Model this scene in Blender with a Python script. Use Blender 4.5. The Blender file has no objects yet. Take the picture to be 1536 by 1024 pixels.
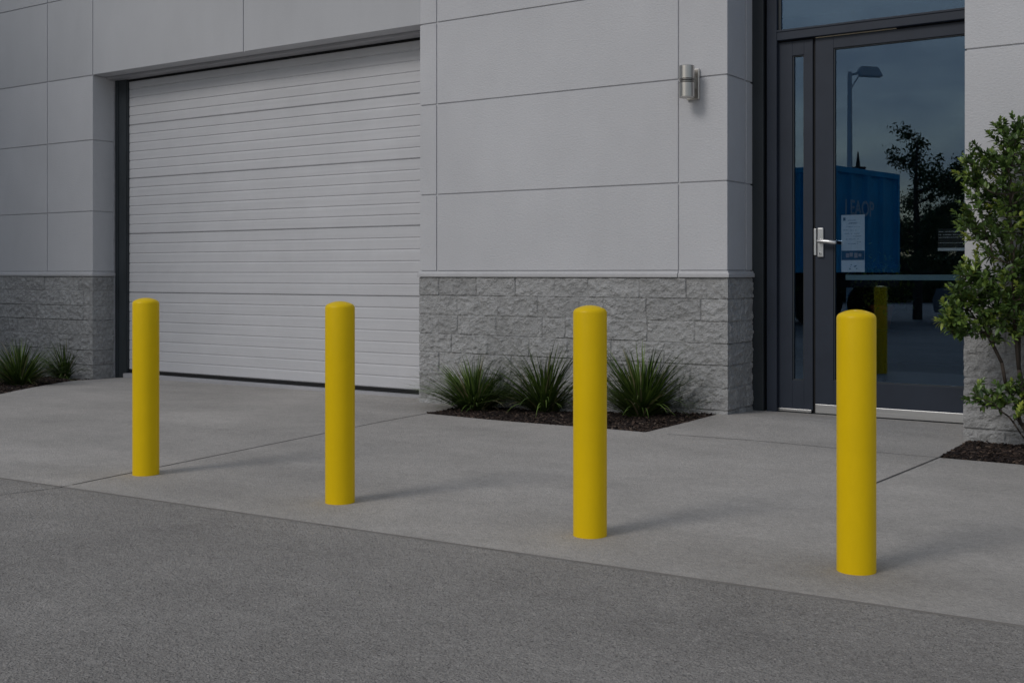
import bpy, bmesh, math, random
from mathutils import Vector, Matrix, noise
R_ = math.radians
random.seed(7)
sc = bpy.context.scene

# ---------------------------------------------------------------- camera
YAW = R_(34.151); F_PX = 1742.0; H = 1.3; HZ = 410.0; CX = 768.0
cam_d = bpy.data.cameras.new('camera'); cam = bpy.data.objects.new('camera', cam_d)
sc.collection.objects.link(cam)
cam.location = (0, 0, H); cam.rotation_euler = (R_(90), 0, YAW)
cam_d.sensor_width = 36; cam_d.lens = F_PX / 1536 * 36; cam_d.shift_y = -(512 - HZ) / 1536
cam_d.clip_start = .05; cam_d.clip_end = 3000
sc.camera = cam
# ---------------------------------------------------------------- light
SUN_EL, SUN_AZ = R_(37), Vector((-.30, -.954))      # direction towards the sun, seen from above
w = bpy.data.worlds.new('World'); sc.world = w; w.use_nodes = True
nt = w.node_tree; nt.nodes.clear()
def N(nt, t, **k):
    n = nt.nodes.new(t)
    for a, b in k.items(): setattr(n, a, b)
    return n
sky = N(nt, 'ShaderNodeTexSky', sky_type='NISHITA', sun_disc=False)
sky.sun_elevation = SUN_EL
sky.sun_rotation = math.atan2(SUN_AZ.x, SUN_AZ.y)
sky.air_density = 1.3; sky.dust_density = 1.5
tc = N(nt, 'ShaderNodeTexCoord'); mp = N(nt, 'ShaderNodeMapping'); mp.inputs['Scale'].default_value = (1.6, 1.6, 5.0)
nz = N(nt, 'ShaderNodeTexNoise'); nz.inputs['Scale'].default_value = 1.7; nz.inputs['Detail'].default_value = 7; nz.inputs['Roughness'].default_value = .55
cr = N(nt, 'ShaderNodeValToRGB'); cr.color_ramp.elements[0].position = .42; cr.color_ramp.elements[1].position = .60
cr.color_ramp.elements[0].color = (.10, .10, .10, 1); cr.color_ramp.elements[1].color = (.95, .95, .95, 1)
mx = N(nt, 'ShaderNodeMixRGB'); mx.inputs['Color2'].default_value = (6.0, 6.35, 6.9, 1)
bg = N(nt, 'ShaderNodeBackground'); bg.inputs['Strength'].default_value = .14
wo = N(nt, 'ShaderNodeOutputWorld')
L = nt.links.new
L(tc.outputs['Generated'], mp.inputs[0]); L(mp.outputs[0], nz.inputs['Vector']); L(nz.outputs['Fac'], cr.inputs[0])
L(cr.outputs[0], mx.inputs['Fac']); L(sky.outputs[0], mx.inputs['Color1']); L(mx.outputs[0], bg.inputs[0]); L(bg.outputs[0], wo.inputs[0])
sd = bpy.data.lights.new('sun', 'SUN'); sd.energy = 1.85; sd.angle = R_(19); sd.color = (1, .965, .93)
so = bpy.data.objects.new('sun', sd); sc.collection.objects.link(so)
trav = Vector((-SUN_AZ.x * math.cos(SUN_EL), -SUN_AZ.y * math.cos(SUN_EL), -math.sin(SUN_EL)))
so.rotation_euler = trav.to_track_quat('-Z', 'Y').to_euler(); so.location = (-8, -20, 18)
sc.view_settings.view_transform = 'Standard'; sc.view_settings.look = 'None'; sc.view_settings.gamma = 1
sc.view_settings.exposure = -1.0

# ---------------------------------------------------------------- geometry of the view: pixel of the photograph -> point on a plane
FW = Vector((-math.sin(YAW), math.cos(YAW))); RT = Vector((math.cos(YAW), math.sin(YAW)))
def ray(px, py):
    d = FW + RT * ((px - CX) / F_PX); return Vector((d.x, d.y, -(py - HZ) / F_PX))
def wx(px, Y): r = ray(px, 0); return r.x * Y / r.y
def wz(px, py, Y): r = ray(px, py); return H + r.z * Y / r.y
D = 9.417; XL, XM0, XM1, XR = -12.963, -7.539, -4.123, -2.149
def lerp(a, b, t): return a + (b - a) * t
def sst(t): t = max(0, min(1, t)); return t * t * (3 - 2 * t)
GW = [(-30, -.09), (-13.3, -.09), (-12.4, -.05), (-7.54, -.032), (-6.2, -.02), (-4.12, .072), (-3.6, .074), (-2.15, .010), (3, 0), (20, 0)]
def g(x, y):
    v = GW[-1][1]
    for (a, va), (b, vb) in zip(GW, GW[1:]):
        if x <= b: v = lerp(va, vb, sst((x - a) / (b - a)) if x > a else 0); break
    k = max(0, min(1, (y - 7.5) / 1.9)) ** 1.5
    z = v * k
    if y > D and -4.2 < x < -2.0: z = lerp(z, .056, sst((y - D) / .5))
    return z
def gnd(px, py):
    z = 0
    for _ in range(12):
        r = ray(px, py); t = (z - H) / r.z; x, y = r.x * t, r.y * t; z = g(x, y)
    return Vector((x, y, z))

# ---------------------------------------------------------------- helpers
C = sc.collection
def tag(o, label=None, cat=None, group=None, kind=None):
    if label: o['label'] = label
    if cat: o['category'] = cat
    if group: o['group'] = group
    if kind: o['kind'] = kind
    return o
def empty(name, loc, rz=0):
    o = bpy.data.objects.new(name, None); C.objects.link(o); o.location = loc; o.rotation_euler = (0, 0, rz); o.empty_display_size = .1
    return o
class MB:
    def __init__(s): s.v = []; s.f = []; s.tone = []
    def add(s, vs, fs, tone=0):
        b = len(s.v); s.v += [tuple(p) for p in vs]; s.f += [tuple(i + b for i in f) for f in fs]; s.tone += [tone] * len(vs)
    def box(s, x0, x1, y0, y1, z0, z1, tone=0):
        s.add([(x, y, z) for z in (z0, z1) for y in (y0, y1) for x in (x0, x1)],
              [(0, 2, 3, 1), (4, 5, 7, 6), (0, 1, 5, 4), (2, 6, 7, 3), (0, 4, 6, 2), (1, 3, 7, 5)], tone); return s
    def prism(s, poly, z0, z1):                     # poly counter-clockwise seen from above
        n = len(poly)
        s.add([(x, y, z0) for x, y in poly] + [(x, y, z1) for x, y in poly],
              [tuple(range(n))[::-1], tuple(range(n, 2 * n))] + [(i, (i + 1) % n, n + (i + 1) % n, n + i) for i in range(n)]); return s
    def tube(s, pts, rads, n=8, cap=True, tone=0):
        pts = [Vector(p) for p in pts]; rings = []
        up = Vector((0, 0, 1))
        for i, p in enumerate(pts):
            d = (pts[min(i + 1, len(pts) - 1)] - pts[max(i - 1, 0)]).normalized()
            a = d.cross(up if abs(d.z) < .9 else Vector((1, 0, 0))).normalized(); b = a.cross(d)
            rings.append([p + (a * math.cos(2 * math.pi * k / n) + b * math.sin(2 * math.pi * k / n)) * rads[i] for k in range(n)])
        fs = []
        for i in range(len(pts) - 1):
            for k in range(n): fs.append((i * n + k, i * n + (k + 1) % n, (i + 1) * n + (k + 1) % n, (i + 1) * n + k))
        if cap: fs += [tuple(range(n))[::-1], tuple(range((len(pts) - 1) * n, len(pts) * n))]
        s.add([p for r in rings for p in r], fs, tone); return s
    def lathe(s, prof, n=32, c=(0, 0, 0)):          # prof: (r, z)
        vs = []; fs = []
        for r, z in prof: vs += [(c[0] + r * math.cos(2 * math.pi * k / n), c[1] + r * math.sin(2 * math.pi * k / n), c[2] + z) for k in range(n)]
        for i in range(len(prof) - 1):
            for k in range(n): fs.append((i * n + k, i * n + (k + 1) % n, (i + 1) * n + (k + 1) % n, (i + 1) * n + k))
        fs += [tuple(range(n))[::-1], tuple(range((len(prof) - 1) * n, len(prof) * n))]
        s.add(vs, fs); return s
    def build(s, name, mat, parent=None, smooth=False, bevel=0, seg=2, loc=None, tone=False):
        me = bpy.data.meshes.new(name); me.from_pydata(s.v, [], s.f); me.update()
        o = bpy.data.objects.new(name, me); C.objects.link(o)
        me.materials.append(mat)
        if tone:
            at = me.attributes.new('tone', 'FLOAT', 'POINT'); at.data.foreach_set('value', s.tone)
        if smooth: me.polygons.foreach_set('use_smooth', [True] * len(me.polygons))
        if bevel:
            b = o.modifiers.new('bevel', 'BEVEL'); b.width = bevel; b.segments = seg; b.limit_method = 'ANGLE'; b.angle_limit = R_(40)
        if loc: o.location = loc
        if parent: o.parent = parent
        return o
def smooth_angle(o, deg=35):
    me = o.data; bm = bmesh.new(); bm.from_mesh(me)
    for f in bm.faces: f.smooth = True
    for e in bm.edges:
        if len(e.link_faces) == 2 and e.calc_face_angle(0) > R_(deg): e.smooth = False
    bm.to_mesh(me); bm.free(); return o

# ---------------------------------------------------------------- materials
def mat(name, col, rough=.6, metal=0, spec=.5):
    m = bpy.data.materials.new(name); m.use_nodes = True; b = m.node_tree.nodes['Principled BSDF']
    b.inputs['Base Color'].default_value = (*col, 1); b.inputs['Roughness'].default_value = rough
    b.inputs['Metallic'].default_value = metal; b.inputs['Specular IOR Level'].default_value = spec
    return m
def noise_col(m, layers, base, rough_amt=0):
    """layers: (scale, detail, lo, hi, strength, stretch) -> multiplies the base colour by noise around one"""
    nt = m.node_tree; b = nt.nodes['Principled BSDF']; L = nt.links.new
    tc = N(nt, 'ShaderNodeTexCoord'); cur = None
    for (sc_, det, p0, p1, amt, st) in layers:
        mp = N(nt, 'ShaderNodeMapping'); mp.inputs['Scale'].default_value = st; mp.inputs['Location'].default_value = (sc_ * .37, 1.3, .7)
        n = N(nt, 'ShaderNodeTexNoise'); n.inputs['Scale'].default_value = sc_; n.inputs['Detail'].default_value = det; n.inputs['Roughness'].default_value = .6
        r = N(nt, 'ShaderNodeMapRange'); r.inputs['From Min'].default_value = p0; r.inputs['From Max'].default_value = p1
        r.inputs['To Min'].default_value = 1 - amt; r.inputs['To Max'].default_value = 1 + amt
        L(tc.outputs['Object'], mp.inputs[0]); L(mp.outputs[0], n.inputs['Vector']); L(n.outputs['Fac'], r.inputs['Value'])
        if cur is None: cur = r.outputs[0]
        else:
            k = N(nt, 'ShaderNodeMath', operation='MULTIPLY'); L(cur, k.inputs[0]); L(r.outputs[0], k.inputs[1]); cur = k.outputs[0]
    v = N(nt, 'ShaderNodeVectorMath', operation='SCALE'); v.inputs[0].default_value = base; L(cur, v.inputs['Scale'])
    L(v.outputs[0], b.inputs['Base Color'])
    return v
def bump(m, layers):
    """layers: (scale, detail, distance, stretch, kind)"""
    nt = m.node_tree; b = nt.nodes['Principled BSDF']; L = nt.links.new; tc = N(nt, 'ShaderNodeTexCoord'); prev = None
    for (sc_, det, dist, st, kind) in layers:
        mp = N(nt, 'ShaderNodeMapping'); mp.inputs['Scale'].default_value = st
        if kind == 'v': n = N(nt, 'ShaderNodeTexVoronoi'); out = 'Distance'
        else: n = N(nt, 'ShaderNodeTexNoise'); n.inputs['Detail'].default_value = det; out = 'Fac'
        n.inputs['Scale'].default_value = sc_
        bp = N(nt, 'ShaderNodeBump'); bp.inputs['Distance'].default_value = dist; bp.inputs['Strength'].default_value = 1
        L(tc.outputs['Object'], mp.inputs[0]); L(mp.outputs[0], n.inputs['Vector']); L(n.outputs[out], bp.inputs['Height'])
        if prev: L(prev.outputs[0], bp.inputs['Normal'])
        prev = bp
    L(prev.outputs[0], b.inputs['Normal'])
U = (1, 1, 1)
M = {}
M['stucco'] = mat('stucco', (.5, .5, .5), .85, spec=.25)
noise_col(M['stucco'], [(.55, 3, .3, .7, .05, U), (2.6, 5, .3, .7, .025, (1, 1, .55)), (60, 3, .3, .7, .025, U)], (.575, .578, .60))
bump(M['stucco'], [(55, 3, .0035, (.75, 1, 1.25), 'n'), (160, 2, .0012, U, 'n')])
M['header'] = mat('smooth_panel', (.5, .5, .5), .7, spec=.3)
noise_col(M['header'], [(.5, 3, .3, .7, .05, U), (3, 5, .3, .7, .025, (1, 1, .4)), (70, 2, .3, .7, .015, U)], (.50, .506, .525))
bump(M['header'], [(60, 3, .0012, U, 'n')])
M['ledge'] = mat('ledge_metal', (.50, .50, .52), .5)
noise_col(M['ledge'], [(3, 4, .3, .7, .06, U), (30, 4, .3, .7, .05, (1, 1, 3))], (.52, .52, .535))
M['slat'] = mat('painted_slat', (.5, .5, .5), .48, spec=.4)
noise_col(M['slat'], [(.8, 3, .3, .7, .035, U), (9, 6, .3, .7, .045, (.06, 1, 4)), (5, 5, .35, .7, .02, (1, 1, 1))], (.595, .597, .618))
bump(M['slat'], [(30, 5, .0012, (.03, 1, 4), 'n')])
M['frame'] = mat('dark_frame', (.040, .044, .056), .5, spec=.32)
noise_col(M['frame'], [(3, 5, .3, .7, .12, U), (200, 2, .3, .7, .08, U)], (.026, .034, .051))
M['steel_dark'] = mat('dark_steel', (.022, .030, .036), .5)
noise_col(M['steel_dark'], [(4, 5, .3, .7, .25, (1, 1, .3))], (.024, .031, .037))
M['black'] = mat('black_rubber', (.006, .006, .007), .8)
M['alu'] = mat('brushed_aluminium', (.62, .62, .62), .38, 1)
noise_col(M['alu'], [(8, 5, .3, .7, .10, (.1, 1, 6))], (.66, .66, .66))
M['sill'] = mat('galvanised_sill', (.45, .45, .47), .55, .1)
noise_col(M['sill'], [(5, 5, .3, .7, .15, (.3, 2, 2))], (.42, .42, .44))
M['lamp'] = mat('brushed_steel', (.55, .54, .52), .33, 1)
noise_col(M['lamp'], [(60, 3, .3, .7, .08, (1, 1, .05))], (.56, .54, .51))
M['lampglass'] = mat('clear_ring', (.10, .10, .10), .12)
M['white_metal'] = mat('pale_satin_metal', (.7, .7, .7), .32, .85)
M['yellow'] = mat('yellow_sleeve', (.8, .55, .0), .42, spec=.22)
noise_col(M['yellow'], [(4, 4, .3, .7, .02, U), (30, 5, .35, .75, .015, (1, 1, .3)), (220, 2, .3, .7, .012, U)], (.86, .580, .0015))
bump(M['yellow'], [(9, 3, .0015, U, 'n'), (140, 2, .00025, U, 'n')])
M['soil'] = mat('soil', (.03, .022, .017), .95)
M['room'] = mat('room_surface', (.05, .053, .06), .8)
M['roomfloor'] = mat('room_floor', (.07, .07, .075), .35)
def concrete(name, base, spk, bumpd, big):
    m = mat(name, base, .88, spec=.25); nt = m.node_tree; b = nt.nodes['Principled BSDF']; L = nt.links.new
    v = noise_col(m, [(.35, 4, .3, .7, big, U), (1.1, 6, .3, .7, big * .8, (.5, 1.4, 1)), (5, 7, .3, .7, .06, U), (38, 5, .3, .7, .07 + spk * .35, U), (170, 3, .3, .7, spk * 1.3, U)], base)
    # dark pits and pale grains
    tc = N(nt, 'ShaderNodeTexCoord'); vo = N(nt, 'ShaderNodeTexVoronoi'); vo.inputs['Scale'].default_value = 62 if spk > .2 else 75
    L(tc.outputs['Object'], vo.inputs['Vector'])
    sp = N(nt, 'ShaderNodeSeparateColor'); L(vo.outputs['Color'], sp.inputs[0])
    lt = N(nt, 'ShaderNodeMath', operation='LESS_THAN'); lt.inputs[1].default_value = .30 if spk > .2 else .16; L(sp.outputs[0], lt.inputs[0])
    ds = N(nt, 'ShaderNodeMath', operation='LESS_THAN'); ds.inputs[1].default_value = .32; L(vo.outputs['Distance'], ds.inputs[0])
    mu = N(nt, 'ShaderNodeMath', operation='MULTIPLY'); L(lt.outputs[0], mu.inputs[0]); L(ds.outputs[0], mu.inputs[1])
    ml = N(nt, 'ShaderNodeMath', operation='MULTIPLY'); L(mu.outputs[0], ml.inputs[0]); ml.inputs[1].default_value = .55 if spk > .2 else .35
    gt = N(nt, 'ShaderNodeMath', operation='GREATER_THAN'); gt.inputs[1].default_value = .80; L(sp.outputs[1], gt.inputs[0])
    mg = N(nt, 'ShaderNodeMath', operation='MULTIPLY'); L(gt.outputs[0], mg.inputs[0]); L(ds.outputs[0], mg.inputs[1])
    mh = N(nt, 'ShaderNodeMath', operation='MULTIPLY'); L(mg.outputs[0], mh.inputs[0]); mh.inputs[1].default_value = .35 if spk > .2 else .12
    a = N(nt, 'ShaderNodeMixRGB'); a.inputs['Color2'].default_value = (base[0] * .35, base[1] * .35, base[2] * .36, 1)
    L(ml.outputs[0], a.inputs['Fac']); L(v.outputs[0], a.inputs['Color1'])
    c = N(nt, 'ShaderNodeMixRGB'); c.inputs['Color2'].default_value = (base[0] * 1.9, base[1] * 1.9, base[2] * 1.9, 1)
    L(mh.outputs[0], c.inputs['Fac']); L(a.outputs[0], c.inputs['Color1']); L(c.outputs[0], b.inputs['Base Color'])
    bump(m, [(82, 0, bumpd * .40, U, 'v'), (60, 5, bumpd * .55, U, 'n'), (170, 3, bumpd * .5, U, 'n')])
    return m
M['slab'] = concrete('broom_concrete', (.418, .394, .368), .18, .007, .14)
M['lot'] = concrete('coarse_paving', (.375, .353, .331), .26, .018, .15)
M['edge'] = mat('worn_edge', (.20, .19, .18), .95)
M['joint'] = mat('joint_dirt', (.075, .072, .070), .95)
def toned(name, ramp, rough=.85, spec=.3):
    m = mat(name, (1, 1, 1), rough, spec=spec); nt = m.node_tree; L = nt.links.new
    a = N(nt, 'ShaderNodeAttribute', attribute_name='tone'); r = N(nt, 'ShaderNodeValToRGB')
    e = r.color_ramp.elements
    while len(e) < len(ramp): e.new(.5)
    for i, (p, c) in enumerate(ramp): e[i].position = p; e[i].color = (*c, 1)
    L(a.outputs['Fac'], r.inputs[0]); L(r.outputs[0], nt.nodes['Principled BSDF'].inputs['Base Color'])
    return m, r
M['bark'], _ = toned('bark_chips', [(0, (.014, .010, .009)), (.5, (.038, .026, .022)), (.85, (.085, .056, .042)), (1, (.17, .13, .10))], .9)
M['blade'], _ = toned('grass_blade', [(0, (.022, .044, .012)), (.5, (.092, .155, .028)), (.8, (.19, .27, .06)), (.9, (.20, .19, .09)), (1, (.34, .29, .19))], .55)
M['leaf'], _ = toned('shrub_leaf', [(0, (.032, .062, .018)), (.5, (.085, .150, .034)), (.8, (.21, .30, .055)), (1, (.38, .44, .08))], .38, .5)
for k in ('leaf', 'blade'):
    b = M[k].node_tree.nodes['Principled BSDF']; b.inputs['Subsurface Weight'].default_value = 0
M['twig'] = mat('twig', (.055, .042, .032), .85)
M['stone'], sr = toned('split_face_stone', [(0, (.13, .13, .13)), (.45, (.325, .325, .32)), (1, (.45, .45, .445))], .92, .2)
nt = M['stone'].node_tree; b = nt.nodes['Principled BSDF']
v = noise_col(M['stone'], [(2.2, 4, .3, .7, .08, U), (26, 6, .3, .7, .16, U), (110, 4, .3, .7, .20, U)], (1, 1, 1.015))
mm = N(nt, 'ShaderNodeMixRGB', blend_type='MULTIPLY'); mm.inputs['Fac'].default_value = 1
L = nt.links.new; L(sr.outputs[0], mm.inputs['Color1']); L(v.outputs[0], mm.inputs['Color2']); L(mm.outputs[0], b.inputs['Base Color'])
bump(M['stone'], [(24, 7, .016, U, 'n'), (85, 4, .008, U, 'n')])
def glass(name, tint, refl):
    m = bpy.data.materials.new(name); m.use_nodes = True; nt = m.node_tree; nt.nodes.clear(); L = nt.links.new
    t = N(nt, 'ShaderNodeBsdfTransparent'); t.inputs[0].default_value = (*tint, 1)
    gl = N(nt, 'ShaderNodeBsdfGlossy'); gl.inputs['Roughness'].default_value = 0; gl.inputs['Color'].default_value = (.48, .70, 1, 1)
    fr = N(nt, 'ShaderNodeFresnel'); fr.inputs['IOR'].default_value = 1.5
    k = N(nt, 'ShaderNodeMath', operation='MULTIPLY'); k.inputs[1].default_value = refl; L(fr.outputs[0], k.inputs[0])
    k.use_clamp = True
    mx = N(nt, 'ShaderNodeMixShader'); o = N(nt, 'ShaderNodeOutputMaterial')
    L(k.outputs[0], mx.inputs[0]); L(t.outputs[0], mx.inputs[1]); L(gl.outputs[0], mx.inputs[2]); L(mx.outputs[0], o.inputs[0])
    return m
M['glass'] = glass('tinted_glass', (.82, .86, .88), 2.5)
M['paper'] = mat('paper', (.72, .74, .72), .7); M['ink'] = mat('ink', (.10, .11, .12), .7); M['dark_print'] = mat('dark_print', (.012, .010, .012), .6)
M['blue'] = mat('container_blue', (.010, .13, .33), .5)
noise_col(M['blue'], [(.8, 5, .3, .7, .15, U), (12, 5, .35, .7, .12, (1, 1, .3))], (.02, .48, .82))
M['letter'] = mat('faded_lettering', (.60, .72, .80), .7)
M['chassis'] = mat('chassis_black', (.012, .012, .013), .6)
M['tyre'] = mat('tyre', (.015, .015, .015), .85)
M['pole'] = mat('galvanised_pole', (.8, .8, .8), .6, 0)
M['carpaint'] = mat('silver_paint', (.30, .31, .33), .3, .6)
M['carglass'] = mat('dark_car_glass', (.008, .009, .010), .05)
M['terracotta'] = mat('terracotta', (.42, .13, .05), .7)

# ================================================================ SETTING
def patch(mb, p00, p10, p11, p01, n, m):            # bilinear patch lying on the ground surface
    vs = []
    for j in range(m + 1):
        for i in range(n + 1):
            a = lerp(Vector(p00), Vector(p10), i / n); c = lerp(Vector(p01), Vector(p11), i / n); p = lerp(a, c, j / m)
            vs.append((p.x, p.y, g(p.x, p.y)))
    mb.add(vs, [(j * (n + 1) + i, j * (n + 1) + i + 1, (j + 1) * (n + 1) + i + 1, (j + 1) * (n + 1) + i) for j in range(m) for i in range(n)])
def ledge_y(x): return 4.293 + (x + 6.855) * (4.611 - 4.293) / 6.012      # front edge of the pavement
YB = 8.49
B1L, B1C = gnd(640, 620), gnd(968, 648)
B2C = gnd(1408, 686)
b1l = Vector((B1L.x, B1L.y)); b1lw = Vector((B1L.x - .12, D)); b1c = Vector((B1C.x, B1C.y)); b1cw = Vector((B1C.x + .16, D))
b2c = Vector((B2C.x, B2C.y)); print('BEDS', b1l, b1c, b2c); b2cw = Vector((XR + .04, D))
lb1 = Vector((XL, D)); _p = gnd(0, 591).xy; lb0 = lb1 + (_p - lb1) * ((6.9 - D) / (_p.y - D)); LX = lb0.x; print('LX', LX, _p)
lbm = lerp(lb0, lb1, (YB - 6.9) / (D - 6.9))
s = MB()
xs = [-40, -20, LX, b1l.x, b1c.x, b2c.x, 2.5, 30]
for a, b_ in zip(xs, xs[1:]):
    n = max(2, int((b_ - a) / .25)) if b_ - a < 12 else 12
    patch(s, (a, ledge_y(max(-20, min(4, a)))), (b_, ledge_y(max(-20, min(4, b_)))), (b_, 6.9), (a, 6.9), n, 6)
for (a, b_, c, d) in (((LX, 6.9), (b1l.x, 6.9), tuple(b1l), tuple(lbm)), ((b1l.x, 6.9), (b1c.x, 6.9), tuple(b1c), tuple(b1l)),
                      ((b1c.x, 6.9), (b2c.x, 6.9), tuple(b2c), tuple(b1c)), ((b2c.x, 6.9), (2.5, 6.9), (2.5, YB), tuple(b2c)), ((2.5, 6.9), (30, 6.9), (30, YB), (2.5, YB)),
                      (tuple(lbm), tuple(b1l), tuple(b1lw), tuple(lb1)), (tuple(b1c), tuple(b2c), tuple(b2cw), tuple(b1cw)), ((2.5, YB), (30, YB), (30, D + .1), (2.5, D + .1)),
                      ((XL, D), (XM0, D), (XM0, D + .5), (XL, D + .5)), ((XM1 - .0, D), (XR, D), (XR, D + .85), (XM1, D + .85))):
    n = max(4, int(abs(b_[0] - a[0]) / .16)); n = min(n, 60)
    patch(s, a, b_, c, d, n, 12)
pav = s.build('pavement', M['slab'], smooth=True); tag(pav, kind='structure')
# front edge face of the pavement, with a slightly broken arris
e = MB(); pts = []
x = -40
while x < 30:
    pts.append(x); x += .05 if -12 < x < 3 else .5
for a, b_ in zip(pts, pts[1:]):
    ya, yb = ledge_y(max(-20, min(4, a))), ledge_y(max(-20, min(4, b_)))
    wa, wb = [.0015 + .004 * noise.noise(Vector((q * 4, 0, 0))) + .003 * noise.noise(Vector((q * 17, 3, 0))) for q in (a, b_)]
    e.add([(a, ya - wa, -.0055), (b_, yb - wb, -.0055), (b_, yb + .002, .0015), (a, ya + .002, .0015)], [(0, 1, 2, 3)])
tag(e.build('pavement_edge', M['edge']), kind='structure')
# saw-cut joints, thin strips lying on the pavement
def joint(name, p, q, wd, n=40):
    mb = MB(); p, q = Vector(p[:2]), Vector(q[:2]); d = (q - p).normalized(); nr = Vector((-d.y, d.x)); vs = []
    for i in range(n + 1):
        c = lerp(p, q, i / n); ww = wd * (.5 + .12 * noise.noise(Vector((i * 1.3, wd * 900, 0))))
        for k in (-1, 1):
            t = c + nr * ww * k; vs.append((t.x, t.y, g(t.x, t.y) + .0025 if t.y > ledge_y(t.x) else -.0035))
    mb.add(vs, [(2 * i, 2 * i + 1, 2 * i + 3, 2 * i + 2) for i in range(n)])
    tag(mb.build(name, M['joint']), kind='structure')
joint('pavement_joint', gnd(108, 727), tuple(b1l), .010)
joint('pavement_joint', (b1l.x - .01, b1l.y), tuple(b1lw), .010, 8)
joint('pavement_joint', gnd(1000, 651), tuple(b2c), .007)
joint('pavement_joint', gnd(1262, 745), tuple(b2c), .015)
joint('pavement_joint', tuple(b2c), tuple(b2cw), .012, 10)
joint('pavement_joint', gnd(-60, 748), gnd(105, 728), .006)
# the lot stops at the building; a lower ground sheet reaches the horizon
lot = MB(); lot.add([(-60, -60, -.006), (60, -60, -.006), (60, 5.2, -.006), (-60, 5.2, -.006)], [(0, 1, 2, 3)])
tag(lot.build('parking_lot', M['lot']), kind='structure')
M['field'] = mat('grassland', (.05, .07, .03), .95); noise_col(M['field'], [(.05, 5, .3, .7, .3, U), (2, 5, .3, .7, .3, U)], (.05, .07, .03))
fg = MB(); fg.add([(-1500, -1500, -.2), (1500, -1500, -.2), (1500, 1500, -.2), (-1500, 1500, -.2)], [(0, 1, 2, 3)])
tag(fg.build('ground', M['field']), kind='structure')

# ================================================================ BUILDING
bld = empty('building', (-7, D, 0))
tag(bld, 'pale grey panelled commercial building with split-face stone base, roller door and dark glazed entrance', 'building')
def P_(o): o.parent = bld; o.matrix_parent_inverse = bld.matrix_world.inverted() if False else Matrix.Translation(-Vector((-7, D, 0))); return o
Z0, Z1, Z2, Z3, Z4, Z5 = 1.322, 2.105, 3.03, 3.868, 4.93, 6.0
GAP = .007; TH = .03
def panels(name, matr, cols, rows, left_ret=None, right_ret=None, rj=None):
    """cols: x joints; returns: the depth to which the corner panels turn round the edge; rj: a further vertical joint on the right return"""
    mb = MB()
    for i, (x0, x1) in enumerate(zip(cols, cols[1:])):
        first, last = i == 0, i == len(cols) - 2
        a = x0 + (0 if first else GAP); b = x1 - (0 if last else GAP)
        for j, (z0, z1) in enumerate(rows):
            c, d = z0 + GAP, z1 - GAP
            if last and right_ret:
                ye = rj if rj else right_ret
                mb.prism([(a, D), (b, D), (b, ye - (GAP if rj else 0)), (b - TH, ye - (GAP if rj else 0)), (b - TH, D + TH), (a, D + TH)], c, d)
                if rj: mb.box(b - TH, b, rj + GAP + .012, right_ret, c, d)
            elif first and left_ret:
                mb.prism([(a, D), (b, D), (b, D + TH), (a + TH, D + TH), (a + TH, left_ret), (a, left_ret)], c, d)
            else: mb.box(a, b, D, D + TH, c, d)
    return P_(mb.build(name, matr, bevel=.0035))
LOW = [(Z0, Z1), (Z1, Z2), (Z2, Z3)]
panels('wall_cladding', M['stucco'], [-23.7, -21.3, -18.9, -16.4, wx(71, D), XL], LOW, None, 9.755)
panels('wall_cladding', M['stucco'], [XM0, wx(655, D), wx(1018, D), XM1], LOW + [(Z3, Z4)], 9.9, 9.975, 9.82)
panels('wall_cladding', M['stucco'], [XR, .6, 3.4, 6.2, 9], LOW + [(Z3, Z4)], 10.2, None)
panels('upper_cladding', M['header'], [-23.7, -21.3, -18.9, -16.4, wx(71, D), XL, wx(365, D), XM0 - .0], [(Z3, Z4)])
panels('upper_cladding', M['header'], [-23.7, -21.3, -18.9, -16.4, wx(71, D), XL, wx(365, D), wx(655, D), wx(1018, D), XR, .6, 3.4, 6.2, 9], [(Z4, Z5)])
# structure behind the cladding (a touch behind the panel faces, seen in the joints)
c = MB(); q = .013
c.box(-23.6, XL - q, D + q, 9.75, -.3, Z5 - .02)
c.box(XL - q, XM0 + q, D + q, 9.79, Z3 + .004, Z5 - .02)
c.box(XM0 + q, XM1 - q, D + q, 9.96, -.3, Z5 - .02)
c.box(XR + q, 8.95, D + q, 10.25, -.3, Z5 - .02)
c.box(XM1 - q, XR + q, D + q, 10.25, Z4 + .004, Z5 - .02)
P_(c.build('wall_core', M['stucco']))
c = MB()
c.box(-23.6, -23.3, 9.76, 22, -.3, Z5 - .02); c.box(8.7, 8.95, 10.26, 22, -.3, Z5 - .02); c.box(-23.6, 8.95, 22, 22.3, -.3, Z5 - .02)
P_(c.build('outer_wall', M['header']))
c = MB(); c.box(-23.75, 9.05, D - .04, 22.4, Z5 + .0, Z5 + .09); P_(c.build('roof_coping', M['ledge'], bevel=.01))
c = MB(); c.box(-23.2, 8.6, 9.8, 21.9, Z5 - .4, Z5 - .1); P_(c.build('roof', M['steel_dark']))
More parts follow.
